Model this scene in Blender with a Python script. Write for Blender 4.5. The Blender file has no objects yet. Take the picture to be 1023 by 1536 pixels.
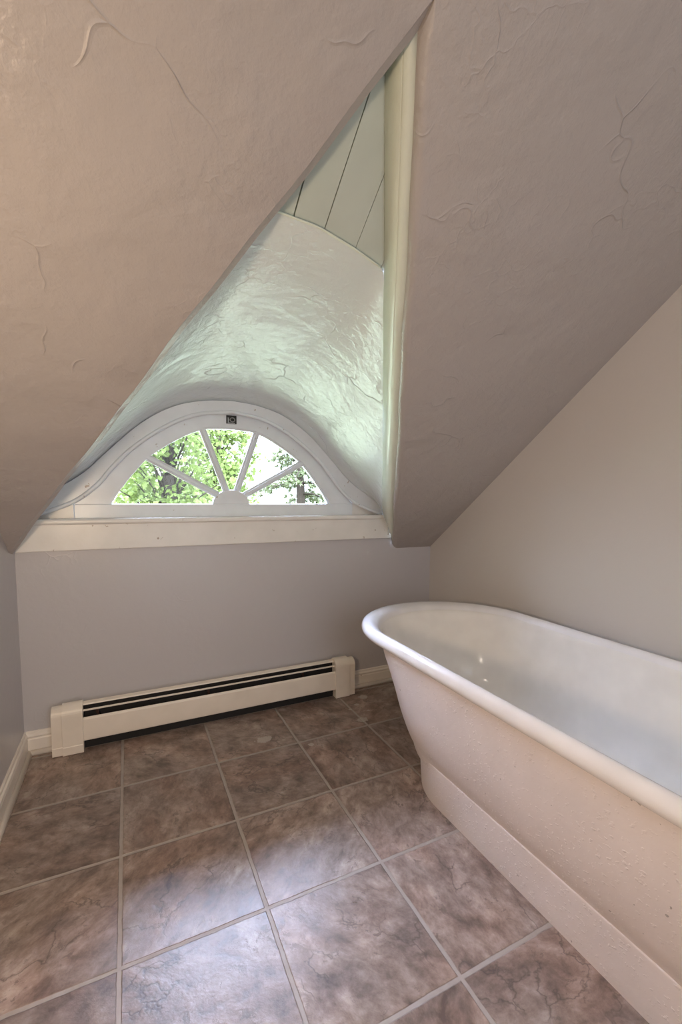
import bpy, math, random
from mathutils import Vector, Matrix
random.seed(7)
C = bpy.context.scene.collection
scene = bpy.context.scene
PI = math.pi

# ------------------------------------------------------------------ helpers
class MB:
    def __init__(self):
        self.v = []; self.f = []; self.sm = []
    def add(self, vs, fs, smooth=False):
        o = len(self.v)
        self.v += [tuple(p) for p in vs]
        for f in fs:
            self.f.append(tuple(i + o for i in f)); self.sm.append(smooth)
        return self
    def box(self, x0, x1, y0, y1, z0, z1):
        vs = [(x, y, z) for z in (z0, z1) for y in (y0, y1) for x in (x0, x1)]
        return self.add(vs, [(0, 2, 3, 1), (4, 5, 7, 6), (0, 1, 5, 4), (2, 6, 7, 3), (0, 4, 6, 2), (1, 3, 7, 5)])
    def prism(self, poly, axis, a, b, smooth=False):
        """extrude a 2D polygon along axis from a to b"""
        def P(p, t):
            if axis == 'x': return (t, p[0], p[1])
            if axis == 'y': return (p[0], t, p[1])
            return (p[0], p[1], t)
        n = len(poly)
        vs = [P(p, a) for p in poly] + [P(p, b) for p in poly]
        self.add(vs, [tuple(range(n))[::-1], tuple(range(n, 2 * n))])
        self.add(vs, [(i, (i + 1) % n, n + (i + 1) % n, n + i) for i in range(n)], smooth)
        return self
    def grid(self, rows, closed=False, smooth=True):
        n = len(rows[0]); vs = [p for r in rows for p in r]; fs = []
        for i in range(len(rows) - 1):
            for j in range(n if closed else n - 1):
                k = (j + 1) % n
                fs.append((i * n + j, i * n + k, (i + 1) * n + k, (i + 1) * n + j))
        return self.add(vs, fs, smooth)
    def tube(self, pts, r, n=8, smooth=True, caps=True):
        pts = [Vector(p) for p in pts]
        rs = r if isinstance(r, (list, tuple)) else [r] * len(pts)
        rows = []
        t0 = (pts[1] - pts[0]).normalized()
        up = Vector((0, 0, 1)) if abs(t0.z) < .9 else Vector((1, 0, 0))
        nrm = t0.cross(up).normalized()
        for i, p in enumerate(pts):
            t = (pts[min(i + 1, len(pts) - 1)] - pts[max(i - 1, 0)]).normalized()
            nrm = (nrm - t * nrm.dot(t)).normalized()
            b = t.cross(nrm)
            rows.append([p + (nrm * math.cos(2 * PI * k / n) + b * math.sin(2 * PI * k / n)) * rs[i] for k in range(n)])
        self.grid(rows, True, smooth)
        if caps:
            self.add(rows[0], [tuple(range(n))[::-1]]); self.add(rows[-1], [tuple(range(n))])
        return self
    def build(self, name, mat, parent=None, bevel=0, seg=2, fix=True):
        me = bpy.data.meshes.new(name)
        me.from_pydata(self.v, [], self.f)
        me.polygons.foreach_set('use_smooth', self.sm)
        me.materials.append(mat)
        if fix and len(self.v) < 60000:
            import bmesh
            bm = bmesh.new(); bm.from_mesh(me)
            bmesh.ops.remove_doubles(bm, verts=bm.verts, dist=1e-6)
            bmesh.ops.recalc_face_normals(bm, faces=bm.faces)
            bm.to_mesh(me); bm.free()
        me.update()
        o = bpy.data.objects.new(name, me); C.objects.link(o)
        if parent: o.parent = parent
        if bevel:
            m = o.modifiers.new('bevel', 'BEVEL'); m.width = bevel; m.segments = seg; m.limit_method = 'ANGLE'; m.angle_limit = .6
        return o

def put(o, root):
    """parent o under root, whose origin is not the world origin"""
    o.parent = root
    o.matrix_parent_inverse = Matrix.Translation(root.location).inverted()
    return o

def tag(o, label, cat=None, group=None, kind=None):
    o['label'] = label
    if cat: o['category'] = cat
    if group: o['group'] = group
    if kind: o['kind'] = kind
    return o

def empty(name, loc):
    o = bpy.data.objects.new(name, None); C.objects.link(o); o.location = loc
    o.empty_display_size = .05
    return o

def catmull(pts, n):
    P = [Vector((p[0], p[1])) for p in pts]
    P = [2 * P[0] - P[1]] + P + [2 * P[-1] - P[-2]]
    raw = []
    for i in range(1, len(P) - 2):
        for k in range(24):
            t = k / 24
            a, b, c, d = P[i - 1], P[i], P[i + 1], P[i + 2]
            raw.append(.5 * ((2 * b) + (c - a) * t + (2 * a - 5 * b + 4 * c - d) * t * t + (3 * b - a - 3 * c + d) * t ** 3))
    raw.append(P[-2])
    L = [0]
    for i in range(1, len(raw)): L.append(L[-1] + (raw[i] - raw[i - 1]).length)
    out = []; j = 0
    for k in range(n):
        s = L[-1] * k / (n - 1)
        while j < len(L) - 2 and L[j + 1] < s: j += 1
        t = 0 if L[j + 1] == L[j] else (s - L[j]) / (L[j + 1] - L[j])
        out.append(raw[j].lerp(raw[j + 1], min(max(t, 0), 1)))
    return out

# ------------------------------------------------------------------ materials
class NT:
    def __init__(self, name):
        self.m = bpy.data.materials.new(name); self.m.use_nodes = True
        self.t = self.m.node_tree; self.n = self.t.nodes; self.n.clear()
        self.out = self.n.new('ShaderNodeOutputMaterial')
        self.b = self.n.new('ShaderNodeBsdfPrincipled')
        self.t.links.new(self.b.outputs[0], self.out.inputs[0])
        g = self.n.new('ShaderNodeNewGeometry'); self.pos = g.outputs['Position']; self.geo = g
    def link(self, a, b): self.t.links.new(a, b)
    def set(self, sock, v):
        if hasattr(v, 'is_output') or isinstance(v, bpy.types.NodeSocket): self.link(v, sock)
        else: sock.default_value = v
    def math(self, op, a, b=None, c=None, clamp=False):
        n = self.n.new('ShaderNodeMath'); n.operation = op; n.use_clamp = clamp
        self.set(n.inputs[0], a)
        if b is not None: self.set(n.inputs[1], b)
        if c is not None: self.set(n.inputs[2], c)
        return n.outputs[0]
    def vmath(self, op, a, b=None, scale=None):
        n = self.n.new('ShaderNodeVectorMath'); n.operation = op
        self.set(n.inputs[0], a)
        if b is not None: self.set(n.inputs[1], b)
        if scale is not None: self.set(n.inputs['Scale'], scale)
        return n.outputs['Value'] if op in ('LENGTH', 'DISTANCE', 'DOT_PRODUCT') else n.outputs[0]
    def noise(self, vec, scale, detail=3, rough=.5, dist=0, color=False):
        n = self.n.new('ShaderNodeTexNoise'); self.set(n.inputs['Vector'], vec)
        n.inputs['Scale'].default_value = scale; n.inputs['Detail'].default_value = detail
        n.inputs['Roughness'].default_value = rough; n.inputs['Distortion'].default_value = dist
        return n.outputs['Color' if color else 'Fac']
    def vor(self, vec, scale, feature='DISTANCE_TO_EDGE'):
        n = self.n.new('ShaderNodeTexVoronoi'); n.feature = feature; self.set(n.inputs['Vector'], vec)
        n.inputs['Scale'].default_value = scale
        return n.outputs['Distance']
    def ramp(self, fac, stops, interp='LINEAR'):
        n = self.n.new('ShaderNodeValToRGB'); n.color_ramp.interpolation = interp
        e = n.color_ramp.elements
        while len(e) < len(stops): e.new(.5)
        for k, (p, c) in enumerate(stops):
            e[k].position = p
            e[k].color = (c, c, c, 1) if not isinstance(c, (tuple, list)) else (*c, 1)
        self.link(fac, n.inputs[0]); return n.outputs[0]
    def mr(self, v, a, b, c=0, d=1):
        n = self.n.new('ShaderNodeMapRange'); self.set(n.inputs[0], v)
        for i, x in enumerate((a, b, c, d)): n.inputs[i + 1].default_value = x
        return n.outputs[0]
    def mix(self, fac, a, b, mode='MIX'):
        n = self.n.new('ShaderNodeMix'); n.data_type = 'RGBA'; n.blend_type = mode
        self.set(n.inputs[0], fac)
        for s, v in ((n.inputs[6], a), (n.inputs[7], b)):
            if isinstance(v, (tuple, list)): s.default_value = (*v[:3], 1)
            else: self.set(s, v)
        return n.outputs[2]
    def scalev(self, vec, s):
        n = self.n.new('ShaderNodeMapping'); self.link(vec, n.inputs[0]); n.inputs['Scale'].default_value = s
        return n.outputs[0]
    def bump(self, h, strength, dist, normal=None):
        n = self.n.new('ShaderNodeBump'); n.inputs['Strength'].default_value = strength
        n.inputs['Distance'].default_value = dist; self.link(h, n.inputs['Height'])
        if normal is not None: self.link(normal, n.inputs['Normal'])
        return n.outputs[0]
    def col(self, c):
        if isinstance(c, (tuple, list)): self.b.inputs['Base Color'].default_value = (*c[:3], 1)
        else: self.link(c, self.b.inputs['Base Color'])
    def rough(self, r): self.set(self.b.inputs['Roughness'], r)
    def spec(self, s): self.b.inputs['Specular IOR Level'].default_value = s
    def normal(self, n): self.link(n, self.b.inputs['Normal'])

def plaster(name, col, rough, relief, seed, spec=.5, fine=1., ridge=1.):
    """old hand-trowelled plaster under several coats of paint"""
    M = NT(name)
    p = M.vmath('ADD', M.pos, (seed * 3.1, seed * 1.7, seed * .9))
    big = M.noise(p, 5, 3, .5, .4)
    med = M.noise(p, 28, 4, .55)
    fin = M.noise(p, 140, 2, .5)
    patch = M.ramp(M.noise(p, 3.2, 2), [(.36, 0), (.72, 1)])
    # trowel ridges: warped cell borders, only here and there
    wv = M.vmath('MULTIPLY_ADD', M.noise(p, 6, 2, .5, 0, True), (.22, .22, .22))
    n = wv.node; M.link(p, n.inputs[2])
    e1 = M.ramp(M.vor(wv, 5.5), [(0, 1), (.010, .4), (.024, 0)])
    k1 = M.ramp(M.noise(p, 6.1, 1), [(.55, 0), (.63, 1)])
    wv2 = M.vmath('MULTIPLY_ADD', M.noise(p, 15, 2, .5, 0, True), (.1, .1, .1)); M.link(p, wv2.node.inputs[2])
    e2 = M.ramp(M.vor(M.scalev(wv2, (1, 1, .55)), 15), [(0, 1), (.04, .2), (.1, 0)])
    rid = M.math('MULTIPLY', e1, k1)
    rid2 = M.math('MULTIPLY', e2, M.math('MULTIPLY', patch, M.ramp(M.noise(p, 9, 1), [(.5, 0), (.62, 1)])))
    h = M.math('MULTIPLY_ADD', big, .9, M.math('MULTIPLY', med, M.math('MULTIPLY_ADD', patch, .34, .12)))
    h = M.math('MULTIPLY_ADD', fin, .05 * fine, h)
    h = M.math('MULTIPLY_ADD', rid, .22 * ridge, h)
    h = M.math('MULTIPLY_ADD', rid2, .16 * ridge, h)
    M.normal(M.bump(h, 1, .011 * relief))
    tint = 1.0
    c = col
    M.col(c); M.rough(rough); M.spec(spec)
    return M.m

def paint(name, col, rough=.35, relief=.3, wear=0, spec=.5):
    """brushed gloss paint on wood or metal, optionally with small chips"""
    M = NT(name)
    n1 = M.noise(M.pos, 90, 2); n2 = M.noise(M.pos, 12, 2)
    M.normal(M.bump(M.math('MULTIPLY_ADD', n2, .6, M.math('MULTIPLY', n1, .12)), 1, .002 * relief))
    c = M.mix(1, col, M.mr(n2, .3, .7, .96, 1.03), 'MULTIPLY')
    if wear:
        chip = M.ramp(M.noise(M.pos, 34, 4, .6), [(.705 - .02 * wear, 0), (.72 - .02 * wear, 1)])
        c = M.mix(M.math('MULTIPLY', chip, .75), c, (.28, .19, .12))
    M.col(c); M.rough(rough); M.spec(spec)
    return M.m

def plain(name, col, rough=.5, metal=0):
    M = NT(name); n = M.noise(M.pos, 60, 3)
    M.col(M.mix(1, col, M.mr(n, .3, .7, .85, 1.1), 'MULTIPLY')); M.rough(rough); M.b.inputs['Metallic'].default_value = metal
    return M.m

WALL = (.56, .545, .56)
m_wall = plaster('wall_paint', WALL, .30, .30, 1, ridge=.5)
m_wall_r = plaster('right_wall_paint', (.66, .62, .58), .26, .18, 2, ridge=.3)
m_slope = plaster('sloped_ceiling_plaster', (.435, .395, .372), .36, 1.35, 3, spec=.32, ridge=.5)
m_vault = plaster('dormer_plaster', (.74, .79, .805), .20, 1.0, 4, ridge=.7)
m_reveal = paint('reveal_paint', (.73, .77, .67), .30, 1.6)
m_plank = paint('plank_paint', (.50, .55, .49), .45, .5)
m_sash = paint('sash_paint', (.78, .82, .87), .28, .5, 1.0)
m_case = paint('casing_paint', (.74, .77, .81), .30, .6, .8)
m_sill = paint('sill_paint', (.82, .80, .77), .30, .6, .9)
m_base = paint('baseboard_paint', (.86, .81, .74), .30, .5, .9)
m_heat = paint('heater_enamel', (.86, .79, .69), .32, .15)
m_dark = plain('gap_shade_black', (.012, .011, .010), .7)  # near-black colour that stands in for shade inside gaps
m_fin = plain('heater_fins', (.055, .028, .02), .45, .6)
m_latch = plain('black_iron', (.03, .03, .025), .45, .4)
m_ring = plain('worn_steel', (.35, .35, .33), .35, .8)

# --- tub: enamel inside and on the roll, thick brushed wall paint outside
def tub_paint(name, col, rough, bumps):
    M = NT(name)
    v = M.noise(M.scalev(M.pos, (1, 1, 1.4)), 85, 2, .5)
    sp = M.ramp(v, [(.60, 0), (.72, 1)])
    msk = M.ramp(M.noise(M.pos, 6, 2), [(.35, 0), (.7, 1)])
    big = M.noise(M.pos, 9, 3)
    h = M.math('MULTIPLY_ADD', M.math('MULTIPLY', sp, msk), .35 * bumps, M.math('MULTIPLY', big, .6))
    h = M.math('MULTIPLY_ADD', M.noise(M.pos, 45, 3), .10, h)
    M.normal(M.bump(h, 1, .0045))
    spk = M.ramp(M.noise(M.pos, 60, 1), [(.775, 0), (.785, 1)])
    c = M.mix(1, col, M.mr(big, .3, .7, .96, 1.03), 'MULTIPLY')
    M.col(M.mix(M.math('MULTIPLY', spk, .6), c, (.2, .17, .15))); M.rough(rough)
    return M.m
m_tubout = tub_paint('tub_outside_paint', (.84, .77, .74), .36, 1.)
m_enamel = paint('tub_enamel', (.86, .84, .80), .12, .15)
m_rim = paint('tub_rim_enamel', (.86, .845, .84), .15, .25)

# --- glass: a thin clear pane
def glass():
    M = NT('window_glass'); n = M.n
    tr = n.new('ShaderNodeBsdfTransparent'); gl = n.new('ShaderNodeBsdfGlossy'); gl.inputs['Roughness'].default_value = .02
    tr.inputs[0].default_value = (.96, .98, .97, 1)
    mx = n.new('ShaderNodeMixShader'); fr = n.new('ShaderNodeFresnel'); fr.inputs[0].default_value = 1.3
    M.link(fr.outputs[0], mx.inputs[0]); M.link(tr.outputs[0], mx.inputs[1]); M.link(gl.outputs[0], mx.inputs[2])
    M.link(mx.outputs[0], M.out.inputs[0]); n.remove(M.b)
    return M.m
m_glass = glass()

# --- floor: stone-look tiles on a T grid
T = .33
def floor_mat():
    M = NT('stone_tile'); sep = M.n.new('ShaderNodeSeparateXYZ'); M.link(M.pos, sep.inputs[0])
    wob = M.math('MULTIPLY_ADD', M.noise(M.pos, 25, 2), .004, -.002)
    ux = M.math('DIVIDE', M.math('ADD', sep.outputs[0], wob), T); uy = M.math('DIVIDE', M.math('ADD', sep.outputs[1], wob), T)
    ix = M.math('ROUND', M.math('SUBTRACT', ux, .5)); iy = M.math('ROUND', M.math('SUBTRACT', uy, .5))
    def edge(u):
        fr = M.math('FRACT', M.math('ADD', u, 100)); return M.math('MINIMUM', fr, M.math('SUBTRACT', 1, fr))
    e = M.math('MINIMUM', edge(ux), edge(uy))
    g = M.mr(e, .0125, .0185)                     # 0 grout, 1 tile
    cid = M.n.new('ShaderNodeCombineXYZ'); M.link(ix, cid.inputs[0]); M.link(iy, cid.inputs[1])
    wn = M.n.new('ShaderNodeTexWhiteNoise'); wn.noise_dimensions = '3D'; M.link(cid.outputs[0], wn.inputs[0])
    off = M.vmath('SCALE', wn.outputs['Color'], scale=37.)
    p = M.vmath('ADD', M.pos, off)
    # each tile's veining runs its own way
    rot = M.n.new('ShaderNodeVectorRotate'); rot.rotation_type = 'Z_AXIS'; M.link(p, rot.inputs['Vector'])
    M.link(M.math('MULTIPLY', wn.outputs['Value'], 6.28), rot.inputs['Angle'])
    q = M.scalev(rot.outputs[0], (1, 1.35, 1))
    a = M.noise(q, 8, 7, .66, .35); b = M.noise(q, 22, 6, .70, .25); c3 = M.noise(q, 3.2, 3, .5, .3)
    f = M.math('MULTIPLY_ADD', b, .42, M.math('MULTIPLY', a, .58))
    base = M.ramp(f, [(.37, (.12, .090, .075)), (.45, (.21, .160, .135)), (.52, (.30, .235, .20)), (.585, (.40, .325, .285)), (.67, (.52, .46, .42))])
    warm = M.mix(M.ramp(c3, [(.40, 0), (.62, 1)]), base, M.mix(1, base, (1.06, .95, .89), 'MULTIPLY'))
    cool = M.mix(M.ramp(M.noise(q, 4.4, 2), [(.5, 0), (.68, .7)]), warm, M.mix(1, base, (.90, .93, .96), 'MULTIPLY'))
    w2 = M.vmath('MULTIPLY_ADD', M.noise(q, 9, 4, .6, 0, True), (.16, .16, .16)); M.link(q, w2.node.inputs[2])
    crk = M.ramp(M.vor(w2, 6.), [(0, 1), (.012, .5), (.03, 0)])
    crk = M.math('MULTIPLY', crk, M.ramp(M.noise(q, 5, 1), [(.53, 0), (.60, 1)]))
    pit = M.ramp(M.noise(q, 30, 6, .75, .5), [(.55, 0), (.60, 1)])
    pit = M.math('MULTIPLY', pit, M.ramp(M.noise(q, 8, 2), [(.45, 0), (.6, .7)]))
    dk = M.math('MAXIMUM', crk, pit)
    tile = M.mix(M.math('MULTIPLY', dk, .7), cool, (.075, .058, .05))
    br = M.math('MULTIPLY_ADD', wn.outputs['Value'], .22, .90)
    tile = M.mix(1, tile, br, 'MULTIPLY')
    grout = M.mix(M.noise(M.pos, 40, 3), (.33, .285, .255), (.43, .38, .345))
    col = M.mix(g, grout, tile)
    # old paint drips
    drops = None
    for (x, y, rx, ry) in DROPS:
        d = M.vmath('SUBTRACT', M.pos, (x, y, 0)); d = M.scalev(d, (1 / rx, 1 / ry, 0))
        r = M.math('ADD', M.vmath('LENGTH', d), M.math('MULTIPLY_ADD', M.noise(M.pos, 70, 3), 1.3, -.65))
        k = M.mr(r, .85, 1.0, 1, 0); drops = k if drops is None else M.math('MAXIMUM', drops, k)
    col = M.mix(M.math('MULTIPLY', drops, .8), col, (.50, .46, .42))
    M.col(col)
    h = M.math('MULTIPLY_ADD', a, .55, M.math('MULTIPLY', b, .30))
    h = M.math('SUBTRACT', h, M.math('MULTIPLY', dk, .05))
    h = M.math('MULTIPLY', h, g)
    h = M.math('MULTIPLY_ADD', g, .35, h)
    M.normal(M.bump(h, .8, .0035))
    M.rough(M.math('MULTIPLY_ADD', b, .22, M.mr(g, 0, 1, .45, .22))); M.spec(.6)
    return M.m
DROPS = [(1.105, .255, .026, .020), (1.036, .195, .016, .010), (.985, .165, .009, .008), (.994, .055, .028, .020), (.70, -.035, .014, .012),
         (.535, .085, .036, .024), (1.06, .12, .007, .006)]
m_floor = floor_mat()

# ------------------------------------------------------------------ the room
XR, XL, YW = 1.60, -.345, .376       # right wall, left wall, window wall
TH = math.atan(.778); ct, st = math.cos(TH), math.sin(TH)
Z0 = .742
def SP(x, v, d=0.):                   # point on the slope: v up the slope from the eave, d into the roof
    return Vector((x, YW - v * ct + d * st, Z0 + v * st + d * ct))
def edgeR(v): return 1.323 - .487 * (v - .053)
def edgeL(v): return -.329 + .521 * (v - .103)
KR, KL = math.sqrt(1 + .487 ** 2), math.sqrt(1 + .521 ** 2)
def apex(dR, dL):                     # where the two opening edges, moved outward by dR / dL, meet
    v = (1.323 + .487 * .053 + dR * KR + .329 + .521 * .103 + dL * KL) / (.487 + .521)
    return v
VB = -.0
BUL = .021                            # bullnose radius of the opening
VTOP = (2.30 - Z0) / st               # the slope runs up to the flat ceiling

floor = MB().box(-1.8, 1.75, -2.9, .52, -.12, 0).build('floor', m_floor)
tag(floor, 'floor of square brown grey stone look tiles with pale grout', 'floor', kind='structure')

# window wall: full width up to the eave, and up to the stool inside the dormer
wf = MB().prism([(-.46, 0), (1.72, 0), (1.72, Z0), (1.372, Z0), (1.372, .905), (-.46, .905)], 'y', YW, .52).prism([(.52, .74), (.39, .75), (.22, .885), (.22, .95), (.52, 1.0)], 'x', 1.365, 1.62).build('wall_far', m_wall)
tag(wf, 'low lilac grey plaster wall under the arched window', 'wall', kind='structure')
yk = YW - (1.66 - Z0) / .778
def under(y): return Z0 + .778 * (YW - y)
wl = MB().prism([(.52, 0), (-.80, 0), (-.80, under(-.80) + .05), (.22, under(.22) + .05), (.22, .98), (.52, .98)], 'x', -.46, XL).build('wall_left', m_wall)
tag(wl, 'short bluish wall at the left edge of the picture', 'wall', kind='structure')
wr = MB().prism([(.52, 0), (-2.9, 0), (-2.9, 2.36), (YW - (2.30 - Z0) / .778, 2.36), (.376, Z0 + .05), (.52, Z0)], 'x', XR, XR + .12).build('wall_right', m_wall_r)
tag(wr, 'smooth beige grey wall behind the bathtub', 'wall', kind='structure')
wn = MB().box(-1.8, 1.72, -2.9, -2.8, 0, 2.36).build('wall_near', m_wall)
tag(wn, 'plain wall behind the camera', 'wall', kind='structure')
wh = MB().box(-1.8, -1.7, -2.8, -.70, 0, 2.36).box(-1.7, -.46, -.80, -.70, 0, 1.75).build('wall_left', m_wall)
tag(wh, 'plain wall of the recess left of the camera', 'wall', kind='structure')
cf = MB().box(-1.8, 1.72, -2.9, YW - (2.30 - Z0) / .778, 2.30, 2.40).build('ceiling', m_slope)
tag(cf, 'flat ceiling above the camera', 'ceiling', kind='structure')

# sloped ceiling with the triangular dormer opening, its edge rounded like plaster over a rafter
S = MB()
NB = 8
prof = [(BUL - BUL * math.sin(a), BUL - BUL * math.cos(a)) for a in [PI / 2 * k / NB for k in range(NB + 1)]]
def wav(v, s): return .0022 * math.sin(9 * v + s) + .0016 * math.sin(23 * v + 2 * s)
NV = 40
def side(which, d, dep, vb=VB, va=None, ws=1.):
    va = apex(d, d) if va is None else va
    out = []
    for k in range(NV + 1):
        v = vb + (va - vb) * k / NV
        w = ws * wav(v, 1 if which == 'R' else 4) * min(1, (NV - k) / 6)
        k_ = 1.
        if dep > BUL + 1e-6 and vb == VB:
            k_ = min(max((v - .05) / .20, 0), 1); k_ = k_ * k_ * (3 - 2 * k_)
        dd = d * k_; de = BUL + (dep - BUL) * k_ if dep > BUL else dep
        x = edgeR(v) + (dd + w) * KR if which == 'R' else edgeL(v) - (dd + w) * KL
        out.append(SP(x, v, de))
    return out
rowsR = [side('R', d, dep) for d, dep in prof]; profL = [(BUL, 0), (BUL * .93, .0008), (BUL * .80, .005), (BUL * .12, BUL * .90), (.0005, BUL * .985), (0, BUL)]
rowsL = [side('L', d, dep) for d, dep in profL]
S.grid(rowsR)
for q in range(5): S.grid(rowsL[q:q + 2], smooth=False)
tip = [r_[-1] for r_ in rowsR] + [r_[-1] for r_ in rowsL[::-1]]
S.add(tip, [tuple(range(len(tip)))])
# flat field right and left of the opening, above it, and the roof thickness behind
fr = [SP(1.72, VB + (apex(BUL, BUL) - VB) * k / NV) for k in range(NV + 1)]
fl = [SP(-1.8, VB + (apex(BUL, BUL) - VB) * k / NV) for k in range(NV + 1)]
S.grid([rowsR[0], fr], smooth=True); S.grid([rowsL[0], fl], smooth=True)
va = apex(BUL, BUL)
S.add([SP(-1.8, va), SP(edgeR(va) + BUL * KR, va), SP(1.72, va), SP(1.72, VTOP), SP(-1.8, VTOP)], [(0, 1, 2, 3, 4)], True)
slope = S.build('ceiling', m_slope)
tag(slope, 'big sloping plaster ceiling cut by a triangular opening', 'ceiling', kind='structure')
# roof deck above the sloped plaster, outside: closes the roof to daylight
R_ = MB()
DEP, DIN, DINL = .085, -.036, .004                # reveal depth and how far it leans inward
for sgn, X in ((1, 1.72), (-1, -1.8)):
    r0 = side('R' if sgn > 0 else 'L', .05, .13, -.25); r1 = [SP(X, -.25 + (apex(.05, .05) + .25) * k / NV, .13) for k in range(NV + 1)]
    R_.grid([r0, r1])
vx = apex(.05, .05)
R_.add([SP(-1.8, vx, .13), SP(1.72, vx, .13), SP(1.72, VTOP + .1, .13), SP(-1.8, VTOP + .1, .13)], [(0, 1, 2, 3)])
# ---- reveals: one board each side of the opening
def reveal(which, name):
    M_ = MB(); w = DEP - BUL
    D_ = DIN if which == 'R' else DINL
    ds = [(D_ * q, BUL + w * q) for q in (0, .40, .415, .43, .445, .46, 1)] + [(D_ + .02, DEP + .006)]
    rows = []
    for i, (d, dep) in enumerate(ds):
        q_ = (0, .40, .415, .43, .445, .46, 1, 1)[i]; e_ = .02 if i == 7 else 0
        va_ = apex(DIN * q_ + e_, DINL * q_ + e_)
        r = side(which, d, dep, VB, va_, .35 + .65 * (i == 0))
        if i == 3:                     # the open joint between board and plaster in the upper half
            r2 = []
            for k, p in enumerate(r):
                g = .007 if k > NV * .66 else (.002 if k > NV * .6 else 0)
                r2.append(p + Vector((g if which == 'R' else -g, 0, 0)))
            r = r2
        rows.append(r)
    M_.grid(rows)
    M_.grid([side(which, 0, BUL, VB, apex(0, 0)), side(which, .07, .131, -.0001, apex(.07, .07))])
    return M_.build(name, m_reveal)
tag(reveal('R', 'trim_2'), 'pale green lit strip lining the right side of the dormer opening', 'trim', kind='structure')
tag(reveal('L', 'trim_1'), 'shaded strip lining the left side of the dormer opening', 'trim', kind='structure')
R_.build('dormer_roof_tmp', m_slope)
bpy.data.objects['dormer_roof_tmp'].name = 'ceiling_backing'
tag(bpy.data.objects['ceiling_backing'], 'roof deck above the sloping ceiling', 'roof', kind='structure')

# ---- window curves (half profiles about XC)
XC = .483
H_out = [(0, 1.449), (.125, 1.437), (.25, 1.40), (.375, 1.322), (.5, 1.203), (.58, 1.12), (.66, 1.06), (.74, 1.015), (.83, .972)]
H_bead = [(0, 1.401), (.15, 1.378), (.28, 1.317), (.41, 1.22), (.49, 1.135), (.545, 1.065), (.62, 1.002), (.70, .965), (.80, .930)]
H_gl = [(0, 1.333), (.12, 1.323), (.235, 1.27), (.35, 1.19), (.42, 1.11), (.475, 1.035), (.505, .984)]
def full(half, n):
    h = [(-half[1][0], half[1][1])] + half          # flat tangent at the crown
    c = catmull(half, n)
    c[0] = Vector((0, half[0][1]))
    return [(XC - p[0], p[1]) for p in c[::-1]] + [(XC + p[0], p[1]) for p in c[1:]]
NH = 40
c_out, c_bead, c_gl = full(H_out, NH), full(H_bead, NH), full(H_gl, NH)
NC = len(c_out)

# ---- dormer vault: from the window casing to the inner edge of the opening
def kfac(v):
    k_ = min(max((v - .05) / .20, 0), 1); return k_ * k_ * (3 - 2 * k_)
def inner(which, v):
    k_ = kfac(v)
    return SP(edgeR(v) + k_ * DIN * KR if which == 'R' else edgeL(v) - k_ * DINL * KL, v, BUL + (DEP - BUL) * k_)
VC_R, VC_L, VBOT = 1.315, 1.372, .10
ARC = [(0, VC_L), (.12, 1.374), (.40, 1.368), (.70, 1.345), (1, VC_R)]
def arcp(t):
    for (a, va_), (b, vb_) in zip(ARC, ARC[1:]):
        if t <= b: v = va_ + (vb_ - va_) * (t - a) / (b - a); break
    xl = edgeL(VC_L) - DINL * KL; xr = edgeR(VC_R) + DIN * KR
    return SP(xl + (xr - xl) * t, v, DEP)
def backcurve(u):
    a, b = .31, .69
    if u < a: return inner('L', VBOT + (VC_L - VBOT) * u / a)
    if u > b: return inner('R', VC_R + (VBOT - VC_R) * (u - b) / (1 - b))
    return arcp((u - a) / (b - a))
def arcv(x):
    xl = edgeL(VC_L) - DINL * KL; xr = edgeR(VC_R) + DIN * KR
    t = min(max((x - xl) / (xr - xl), 0), 1)
    for (a, va_), (b, vb_) in zip(ARC, ARC[1:]):
        if t <= b: return va_ + (vb_ - va_) * (t - a) / (b - a)
V_ = MB(); NR = 22; rows = []
YC = .425
for i in range(NR + 1):
    s = i / NR; row = []
    for k, (x, z) in enumerate(c_out):
        A = Vector((x, YC, z)); u = k / (NC - 1); h_ = .17 * (1 - s) ** .8 * min(1, min(u, 1 - u) / .17)
        B = sum((backcurve(min(max(u + h_ * j / 6, 0), 1)) for j in range(-6, 7)), Vector((0, 0, 0))) / 13
        P = A.lerp(B, s)
        # the plaster lifts quickly off the casing, then runs straight
        P.z += .022 * math.sin(PI * s) * (1 - abs(2 * k / (NC - 1) - 1)) ** .5
        row.append(P)
    sk = .14 * (1 - s)
    row = [row[0] + Vector((0, 0, -sk))] + row + [row[-1] + Vector((0, 0, -sk))]
    rows.append(row)
V_.grid(rows)
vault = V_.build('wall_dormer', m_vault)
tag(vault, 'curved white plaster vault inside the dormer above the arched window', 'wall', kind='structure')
E_ = MB().tube([arcp(k / 24) + Vector((0, -.0015, -.001)) for k in range(24)], .0026, 6)
eo = E_.build('plaster_edge', m_reveal, vault); eo['label'] = 'bright ragged plaster edge under the boards'

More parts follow.
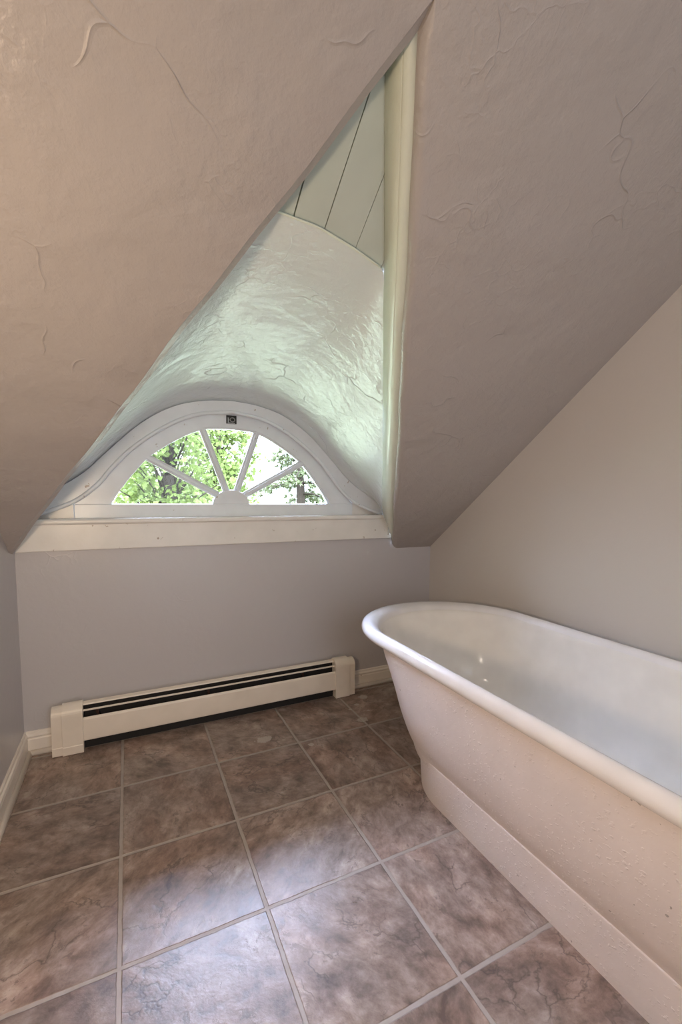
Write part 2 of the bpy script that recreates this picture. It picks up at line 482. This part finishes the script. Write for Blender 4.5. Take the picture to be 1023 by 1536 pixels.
# ---- boards closing the top of the opening
P_ = MB()
xs = [-.1, .322, .403, .482, .573, .66, .80]
dpl = DEP + .004
vtop = apex(DIN, DINL) + .05
for a, b in zip(xs, xs[1:]):
    g = .0016 if a in (.403,) or b in (.403,) else .0007
    vs = [SP(a + g, arcv(a) - .004, dpl), SP(b - g, arcv(b) - .004, dpl), SP(b - g + .012, vtop, dpl), SP(a + g + .012, vtop, dpl)]
    vs += [p + Vector((0, st, ct)) * .018 for p in vs]
    P_.add(vs, [(0, 1, 2, 3), (4, 5, 6, 7), (0, 1, 5, 4), (1, 2, 6, 5), (2, 3, 7, 6), (3, 0, 4, 7)])
pl = P_.build('ceiling_dormer', m_plank)
tag(pl, 'painted grey green boards in the top of the dormer opening', 'ceiling', kind='structure')
bk = MB().add([SP(-.2, 1.37, .115), SP(.9, 1.33, .115), SP(.9, 1.85, .115), SP(-.2, 1.85, .115)], [(0, 1, 2, 3)]).build('board_backing', m_dark, pl)  # near-black sheet that paints the shade between the boards

# dormer outer shell: unseen skin added over the vault so that daylight comes only through the glass
O_ = MB(); rows = []
for i in range(9):
    s = i / 8; row = []
    for k, (x, z) in enumerate(c_out):
        B = backcurve(k / (NC - 1)); A = Vector((x, .52, z))
        c = Vector((XC, 0, .9)); P = A.lerp(B, s)
        o = Vector((P.x - XC, 0, P.z - .95)); o.normalize()
        row.append(P + o * .035 + Vector((0, .0, .02)))
    rows.append(row)
O_.grid(rows).build('light_seal_skin', m_slope, vault)

# ------------------------------------------------------------------ window
win = empty('window_1', (XC, .40, .93))
tag(win, 'arched fanlight window with white bell shaped casing and wide sill', 'window', kind='structure')
def band(cin, cout, y0, y1):
    M_ = MB(); n = len(cin)
    fi = [(x, y0, z) for x, z in cin]; fo = [(x, y0, z) for x, z in cout]
    bi = [(x, y1, z) for x, z in cin]; bo = [(x, y1, z) for x, z in cout]
    M_.grid([fi, fo], smooth=False); M_.grid([bi, bo], smooth=False); M_.grid([fi, bi]); M_.grid([fo, bo])
    for k in (0, n - 1): M_.add([fi[k], fo[k], bo[k], bi[k]], [(0, 1, 2, 3)])
    return M_
YF, YS = .392, .415
put(band(c_bead, c_out, YF, .45).build('casing', m_case), win)
cb = [p for p in c_bead]
bead = put(MB().tube([(x, YF - .001, z - .002) for x, z in cb], .0085, 8).build('bead', m_sash), win)
# sash arch: from the glass curve to the bead
c_s = [(x, z) for x, z in full([(0, 1.400), (.15, 1.377), (.28, 1.316), (.41, 1.219), (.49, 1.134), (.545, 1.064), (.60, 1.015), (.632, .984)], NH)]
sash = put(band(c_gl, c_s, YS, .455).build('sash', m_sash), win)
# chamfered glazing edge
gi = [(XC + (x - XC) * .985, .985 + (z - .985) * .985) for x, z in c_gl]
def sub(o, parent):
    o.parent = parent; o.matrix_parent_inverse = (Matrix.Translation(win.location)).inverted() if parent is win else Matrix.Identity(4)
    return o
sub(band(gi, c_gl, YS + .010, .45).build('glazing_bead', m_sash), sash)
rail = put(MB().box(XC - .632, XC + .632, YS - .002, .455, .922, .984).build('bottom_rail', m_sash, bevel=.003), win)
# hub and muntins
hubp = [(XC + .084 * math.cos(a), .983 + .066 * math.sin(a)) for a in [PI * k / 24 for k in range(25)]]
hub = put(MB().prism(hubp, 'y', YS + .001, .452).build('hub', m_sash, bevel=.003), win)
mun = [((-.054, 1.022), (-.372, 1.194)), ((-.021, 1.045), (-.127, 1.330)), ((.029, 1.045), (.130, 1.330)), ((.056, 1.020), (.365, 1.193))]
for (a, b) in mun:
    A = Vector((XC + a[0], 0, a[1])); B = Vector((XC + b[0], 0, b[1])); d = (B - A).normalized(); n = Vector((-d.z, 0, d.x))
    pr_ = [(-.015, .440), (-.015, .432), (-.007, .428), (-.006, .419), (.006, .419), (.007, .428), (.015, .432), (.015, .440), (.006, .452), (-.006, .452)]
    M_ = MB()
    r0 = [A + n * w + Vector((0, y, 0)) for w, y in pr_]; r1 = [B + n * w + Vector((0, y, 0)) for w, y in pr_]
    M_.grid([r0, r1], True, False); M_.add(r0, [tuple(range(10))]); M_.add(r1, [tuple(range(10))])
    put(M_.build('muntin', m_sash), win)
# five panes
def ang(x, z): return math.atan2(z - .985, x - XC)
cuts = sorted([ang(XC + b[0], b[1]) for a, b in mun])
bounds = [0.0] + cuts + [PI]
def ray_gl(th):
    best = None
    for (x, z) in c_gl:
        d = abs(ang(x, z) - th)
        if best is None or d < best[0]: best = (d, x, z)
    return best[1], best[2]
for a, b in zip(bounds, bounds[1:]):
    out = []
    pts = [(x, z) for x, z in c_gl if a - .001 <= ang(x, z) <= b + .001]
    ea, eb = ray_gl(a), ray_gl(b)
    pts = sorted(pts + [ea, eb], key=lambda p: ang(*p))
    pts = [p for i, p in enumerate(pts) if i == 0 or abs(p[0] - pts[i - 1][0]) + abs(p[1] - pts[i - 1][1]) > 1e-5]
    inn = [(XC + .075 * math.cos(t), .985 + .058 * math.sin(t)) for t in (b, (a + b) / 2, a)]
    put(MB().prism(pts + inn, 'y', .4345, .4375).build('glass_pane', m_glass), win)
# filler blocks beneath the casing tails
for s in (-1, 1):
    P = [(.634, .922), (.634, 1.000), (.70, .968), (.79, .936), (.80, .922)]
    put(MB().prism([(XC + s * x, z) for x, z in P], 'y', .420, .455).build('filler_block', m_sill), win)
# stool and apron
put(MB().box(XL + .004, 1.345, .347, .50, .905, .927).build('sill', m_sill, bevel=.008, seg=3), win)
put(MB().box(XL + .003, 1.334, .358, YW + .002, .802, .906).build('apron', m_sill, bevel=.003), win)
# little iron catch on the head of the sash
la = put(MB().box(.463, .509, YS - .006, YS + .002, 1.350, 1.387).build('latch', m_latch, bevel=.001), win)
ring = [(.489 + .011 * math.cos(t), YS - .010, 1.367 + .009 * math.sin(t)) for t in [2 * PI * k / 18 for k in range(19)]]
ro = MB().tube(ring, .0022, 6).build('ring', m_ring); ro.parent = la
lb = MB().box(.468, .472, YS - .012, YS - .004, 1.352, 1.376).box(.468, .500, YS - .012, YS - .004, 1.350, 1.354).build('bracket', m_ring); lb.parent = la

# ------------------------------------------------------------------ baseboards
BP = [(0, 0), (.012, 0), (.012, .060), (.010, .064), (.010, .068), (.013, .072), (.012, .076), (.007, .081), (.006, .087), (.003, .091), (0, .091)]
SH = [(0.012, 0), (.026, 0), (.0255, .006), (.023, .012), (.018, .0165), (.012, .018)]
bl = MB().prism([(XL + a, b) for a, b in BP], 'y', -.80, YW).prism([(XL + a, b) for a, b in SH], 'y', -.80, YW - .012, True)
tag(bl.build('baseboard_left', m_base), 'white moulded baseboard along the left wall', 'baseboard', kind='structure')
bf = MB().prism([(YW - a, b) for a, b in BP], 'x', XL + .006, XR).prism([(YW - a, b) for a, b in SH], 'x', XL + .02, XR, True)
tag(bf.build('baseboard_far', m_base), 'white moulded baseboard under the window on both sides of the heater', 'baseboard', kind='structure')
br = MB().prism([(XR - a, b) for a, b in BP], 'y', -2.8, YW - .026)
tag(br.build('baseboard_right', m_base), 'white baseboard behind the bathtub', 'baseboard', kind='structure')

# ------------------------------------------------------------------ baseboard heater
hx0, hx1 = -.246, 1.082
yb = YW - .027                        # its back stands off the wall by the baseboard
yf = .300
heat = empty('baseboard_heater', ((hx0 + hx1) / 2, .33, 0))
tag(heat, 'long cream metal baseboard heater on the floor below the window', 'heater')
put(MB().prism([(yb, .010), (yb, .183), (yb - .004, .190), (yb - .022, .186), (yb - .024, .180), (yb - .021, .179), (yb - .006, .182), (yb - .005, .010)], 'x', hx0 + .06, hx1 - .06).build('back_panel', m_heat, bevel=.001), heat)
put(MB().box(hx0 + .05, hx1 - .05, yb - .009, yb - .006, .012, .178).build('gap_shade_sheet', m_dark), heat)  # added black sheet: paints the shade seen in the gap above the front panel
fp = [(yf + .006, .139), (yf + .002, .136), (yf, .130), (yf, .050), (yf + .002, .044), (yf + .007, .042), (yf + .007, .046), (yf + .004, .05), (yf + .004, .128), (yf + .008, .135)]
put(MB().prism(fp, 'x', hx0 + .07, hx1 - .07).build('front_panel', m_heat), heat)
put(MB().prism([(yf + .0145, .160), (yf + .0145, .166), (yf + .0165, .167), (yf + .017, .161)], 'x', hx0 + .07, hx1 - .07).build('damper', m_heat), heat)
el = MB().tube([(hx0 + .06, .325, .085), (hx1 - .06, .325, .085)], .011, 10)
k = hx0 + .12
while k < hx1 - .12:
    el.box(k, k + .0012, .307, .338, .055, .115); k += .012
put(el.build('heating_element', m_fin), heat)
for x in (-.085, .35, .80):
    b_ = MB().box(x - .003, x + .003, yf + .004, yb - .006, .128, .134).box(x - .003, x + .003, yf + .010, yf + .013, .128, .158).box(x - .008, x + .002, yf + .008, yf + .012, .148, .160)
    put(b_.build('bracket', m_fin), heat)
put(MB().box(hx0 + .07, hx1 - .07, yf + .03, yb - .006, .0, .03).build('gap_shade_strip', m_dark), heat)  # added black strip: paints the shade under the front panel
def capprof(o):
    P = [(yb, 0.0)]
    P = [(yb, .002), (yb, .187 + o)]
    zt, r = .190 + o, .034 + o
    for k in range(9):
        a = PI / 2 * k / 8
        P.append((yf - o + r - r * math.sin(a), zt - r + r * math.cos(a)))
    P += [(yf - o, .036), (yf - o - .0012, .0345), (yf - o - .0012, .002)]
    return P
for s, (a0, a1, b0, b1) in ((-1, (hx0, hx0 + .07, hx0 + .036, hx0 + .108)), (1, (hx1 - .07, hx1, hx1 - .112, hx1 - .034))):
    cap = put(MB().prism(capprof(0.), 'x', a0, a1, False).build('end_cap', m_heat, bevel=.0015), heat)
    cv = MB().prism(capprof(.0075), 'x', b0, b1, False).build('cover_sleeve', m_heat, bevel=.001)
    cv.parent = cap

# ------------------------------------------------------------------ bathtub
TX = 1.182
def stadium(r, yf_, yn_, z, n=28):
    P = []
    for k in range(n + 1):
        a = PI * k / n; P.append(Vector((TX + r * math.cos(a), yf_ + r * math.sin(a), z)))
    m = 14
    for k in range(1, m): P.append(Vector((TX - r, yf_ + (yn_ - yf_) * k / m, z)))
    for k in range(n + 1):
        a = PI + PI * k / n; P.append(Vector((TX + r * math.cos(a), yn_ + r * math.sin(a), z)))
    for k in range(1, m): P.append(Vector((TX + r, yn_ + (yf_ - yn_) * k / m, z)))
    return P
YN = -1.34
tub = empty('bathtub', (TX, -.86, 0))
tag(tub, 'long white roll rim bathtub with oval ends on a plinth by the right wall', 'bathtub')
def loft(prof, sub_=4):
    c = []
    # smooth the profile
    n = len(prof)
    for i in range(n - 1):
        p0, p1, p2, p3 = prof[max(i - 1, 0)], prof[i], prof[i + 1], prof[min(i + 2, n - 1)]
        for k in range(sub_):
            t = k / sub_
            c.append([.5 * (2 * b + (cc - a) * t + (2 * a - 5 * b + 4 * cc - d) * t * t + (3 * b - a - 3 * cc + d) * t ** 3) for a, b, cc, d in zip(p0, p1, p2, p3)])
    c.append(list(prof[-1]))
    M_ = MB()
    M_.grid([stadium(max(r, .001), yc, YN + (-.39 - yc) * .6, z) for r, z, yc in c], True)
    return M_
bas = [(.323, .523, -.384), (.313, .512, -.391), (.305, .47, -.410), (.292, .41, -.444), (.277, .33, -.486), (.258, .255, -.512), (.228, .21, -.535), (.18, .188, -.555), (.10, .178, -.575), (.0, .176, -.59)]
put(loft(bas).build('basin', m_enamel), tub)
rim = [(.317, .519, -.388), (.325, .534, -.376), (.335, .541, -.355), (.345, .539, -.338), (.353, .531, -.326), (.357, .519, -.321), (.356, .507, -.322), (.349, .497, -.329), (.338, .492, -.343), (.328, .493, -.363), (.320, .497, -.378)]
put(loft(rim).build('rim', m_rim), tub)
bod = [(.324, .499, -.392), (.322, .47, -.411), (.320, .436, -.426), (.309, .343, -.470), (.294, .26, -.489), (.275, .19, -.503), (.258, .150, -.508), (.250, .118, -.514), (.238, .100, -.526), (.212, .088, -.55)]
put(loft(bod).build('outer_body', m_tubout), tub)
pln = [(.2440, 0, -.550), (.2475, .03, -.552), (.2515, .07, -.554), (.2555, .11, -.556), (.2578, .137, -.556), (.2572, .1435, -.556), (.254, .1468, -.556), (.242, .148, -.556)]
put(loft(pln).build('plinth', m_tubout), tub)

# ------------------------------------------------------------------ outdoors
def leafmat(name, ca, cb, tr):
    M = NT(name); n = M.noise(M.pos, 2.2, 3); n2 = M.noise(M.pos, 23, 1)
    c = M.mix(M.math('MULTIPLY_ADD', n, .6, M.math('MULTIPLY', n2, .4)), ca, cb)
    M.col(c); M.rough(.6); M.spec(.08)
    t = M.n.new('ShaderNodeBsdfTranslucent'); M.link(c, t.inputs[0])
    mx = M.n.new('ShaderNodeMixShader'); mx.inputs[0].default_value = tr
    M.link(M.b.outputs[0], mx.inputs[1]); M.link(t.outputs[0], mx.inputs[2]); M.link(mx.outputs[0], M.out.inputs[0])
    return M.m
m_leaf = leafmat('broad_leaf', (.038, .055, .013), (.085, .11, .028), .4)
m_needle = leafmat('pine_needles', (.045, .058, .024), (.085, .095, .045), .35)
m_bark = plain('bark', (.022, .018, .013), .9); m_bark.node_tree.nodes['Principled BSDF'].inputs['Specular IOR Level'].default_value = 0
Mg = NT('lawn_grass'); Mg.col(Mg.mix(Mg.noise(Mg.pos, .7, 5), (.11, .135, .062), (.16, .17, .095))); Mg.rough(.9); m_lawn = Mg.m
GZ = -3.4
lawn = MB().box(-40, 40, .9, 70, GZ - .2, GZ).build('lawn', m_lawn)
tag(lawn, 'sunlit lawn outside far below the window', 'lawn', kind='structure')

def leaf(M_, p, s, rnd):
    d = Vector((rnd.gauss(0, 1), rnd.gauss(0, 1), rnd.gauss(-.3, .8))).normalized()
    w = d.cross(Vector((rnd.gauss(0, 1), rnd.gauss(0, 1), rnd.gauss(0, 1)))).normalized()
    n = d.cross(w)
    a = p; b = p + d * s
    M_.add([a, p + d * s * .45 + w * s * .38 + n * s * .10, b, p + d * s * .45 - w * s * .38 + n * s * .10], [(0, 1, 2), (0, 2, 3)])
def broadleaf(name, label, x, y, rad, zc, hz, nl, seed, ls=.095, nclump=60):
    rnd = random.Random(seed)
    t = empty(name, (x, y, GZ)); tag(t, label, 'tree', 'trees outside the window')
    W = MB()
    W.tube([(x, y, GZ), (x + .05, y, GZ + 1.2), (x - .04, y + .05, zc - hz * .6), (x, y, zc + hz * .2), (x + .05, y, zc + hz * .8)], [.17, .14, .11, .07, .02], 8)
    cl = []
    for k in range(nclump):
        while True:
            q = Vector((rnd.uniform(-1, 1), rnd.uniform(-1, 1), rnd.uniform(-1, 1)))
            if .25 < q.length < 1: break
        c = Vector((x + q.x * rad, y + q.y * rad, zc + q.z * hz)); cl.append(c)
        b0 = Vector((x, y, max(c.z - .5 - .35 * rad, GZ + 1.4)))
        W.tube([b0, b0.lerp(c, .55) + Vector((0, 0, .12)), c], [.022, .012, .004], 5)
    put(W.build('trunk', m_bark), t)
    F = MB()
    for k in range(nl):
        c = rnd.choice(cl); s = rnd.uniform(.16, .36) * rad * .55
        p = c + Vector((rnd.gauss(0, 1), rnd.gauss(0, 1), rnd.gauss(0, .7))) * s
        leaf(F, p, ls * rnd.uniform(.7, 1.3), rnd)
    put(F.build('foliage', m_leaf, fix=False), t)
    return t
broadleaf('leafy_tree', 'leafy green tree seen through the two left window panes', .62, 5.2, .95, 1.35, 1.15, 3600, 3, .085)
broadleaf('leafy_tree', 'low dense green tree behind the left window panes', 1.1, 12.5, 2.4, .3, 1.6, 5200, 5, .15)
broadleaf('leafy_tree', 'green tree rising behind the middle pane of the window', 1.95, 8.6, .95, 1.9, 1.7, 3600, 9, .11)
def pine(x, y, ztop, seed):
    rnd = random.Random(seed)
    t = empty('pine_tree', (x, y, GZ)); tag(t, 'thin pine tree with drooping boughs seen through the right panes', 'tree', 'trees outside the window')
    W = MB().tube([(x, y, GZ), (x + .03, y, 0), (x - .02, y, 1.5), (x, y, ztop)], [.16, .10, .065, .012], 8)
    F = MB(); z = -1.2
    while z < ztop - .1:
        L = 1.55 * (1 - (z + 1.2) / (ztop + 1.6)) + .15
        for k in range(5):
            a = rnd.uniform(0, 2 * PI); l = L * rnd.uniform(.6, 1.05)
            dirv = Vector((math.cos(a), math.sin(a), 0))
            pts = [Vector((x, y, z)) + dirv * l * s + Vector((0, 0, .12 * l * s - .32 * l * s * s)) for s in (0, .35, .7, 1)]
            W.tube(pts, [.018, .013, .008, .003], 5)
            for s in range(int(16 * l) + 3):
                q = rnd.uniform(.25, 1.02); c = Vector((x, y, z)) + dirv * l * q + Vector((0, 0, .12 * l * q - .32 * l * q * q))
                c += Vector((rnd.gauss(0, .08), rnd.gauss(0, .08), rnd.gauss(-.02, .03)))
                for j in range(12):
                    d = (Vector((rnd.gauss(0, 1), rnd.gauss(0, 1), rnd.gauss(-.1, .7))).normalized() + dirv * .7) * .085
                    w = d.cross(Vector((rnd.gauss(0, 1), rnd.gauss(0, 1), rnd.gauss(0, 1)))).normalized() * .014
                    F.add([c - w, c + w, c + d], [(0, 1, 2)])
        z += rnd.uniform(.17, .27)
    put(W.build('trunk', m_bark), t); put(F.build('foliage', m_needle, fix=False), t)
pine(2.72, 5.4, 3.3, 4)

# ------------------------------------------------------------------ light
w = bpy.data.worlds.new('sky'); scene.world = w; w.use_nodes = True
nt = w.node_tree; nt.nodes.clear()
out = nt.nodes.new('ShaderNodeOutputWorld'); bg = nt.nodes.new('ShaderNodeBackground')
tc = nt.nodes.new('ShaderNodeTexCoord'); sp = nt.nodes.new('ShaderNodeSeparateXYZ'); rp = nt.nodes.new('ShaderNodeValToRGB')
nt.links.new(tc.outputs['Generated'], sp.inputs[0]); nt.links.new(sp.outputs[2], rp.inputs[0])
e = rp.color_ramp.elements
e[0].position = .04; e[0].color = (.10, .108, .130, 1); e[1].position = .62; e[1].color = (1.25, 1.42, 2.05, 1)
x_ = e.new(.28); x_.color = (.40, .44, .54, 1)
nt.links.new(rp.outputs[0], bg.inputs[0]); bg.inputs[1].default_value = 44.0
nt.links.new(bg.outputs[0], out.inputs[0])

def lamp(name, kind, loc, energy, col, size=.1, rot=None):
    d = bpy.data.lights.new(name, kind); d.energy = energy; d.color = col
    if kind == 'SUN': d.angle = .009
    elif kind == 'AREA': d.size = size
    else: d.shadow_soft_size = size
    o = bpy.data.objects.new(name, d); C.objects.link(o); o.location = loc
    if rot: o.rotation_euler = rot
    return o
lamp('sun', 'SUN', (0, -6, 12), 6., (1, .95, .85), rot=(math.radians(48), 0, math.radians(-25)))
lamp('hall_lamp', 'POINT', (-.27, -1.2, .92), 20.5, (1, .745, .50), .06)
lamp('ceiling_lamp', 'POINT', (-.25, -2.0, 2.05), 6.5, (1, .85, .70), .07)

# cool fill light added behind the camera, in front of the solid near wall
dl = lamp('cool_fill', 'AREA', (.55, -2.76, 1.05), 12., (.80, .88, 1.0), .8, (math.radians(90), 0, 0))
dl.data.shape = 'RECTANGLE'; dl.data.size_y = 1.9
# ------------------------------------------------------------------ camera
F_, yaw, pitch, roll, cx, cy, cz, sx, sy = 659.176, .449084, .0842767, -.00831906, .134245, -4.988326, 3.112783, -3.1906, 30.9194
cyw, syw, cp, spt = math.cos(yaw), math.sin(yaw), math.cos(pitch), math.sin(pitch)
f = Vector((syw * cp, cyw * cp, -spt)); r = Vector((cyw, -syw, 0)); d = f.cross(r)
cr, sr = math.cos(roll), math.sin(roll)
r2 = r * cr + d * sr; d2 = d * cr - r * sr
cam = bpy.data.cameras.new('camera'); co = bpy.data.objects.new('camera', cam); C.objects.link(co)
cam.sensor_fit = 'VERTICAL'; cam.sensor_height = 36; cam.sensor_width = 24; cam.lens = F_ * 36 / 1536
cam.shift_x = -sx / 1536; cam.shift_y = sy / 1536
cam.clip_start = .02; cam.clip_end = 300
Mx = Matrix((r2, -d2, -f)).transposed().to_4x4(); Mx.translation = Vector((cx, cy, cz)) * T
co.matrix_world = Mx
scene.camera = co

scene.view_settings.view_transform = 'Standard'; scene.view_settings.look = 'None'
scene.view_settings.exposure = 0; scene.view_settings.gamma = 1; scene.view_settings.use_curve_mapping = False
scene.cycles.use_denoising = True
scene.cycles.max_bounces = 10; scene.cycles.diffuse_bounces = 6; scene.cycles.glossy_bounces = 4; scene.cycles.transparent_max_bounces = 16
scene.cycles.sample_clamp_indirect = 6
scene.cycles.caustics_reflective = False; scene.cycles.caustics_refractive = False
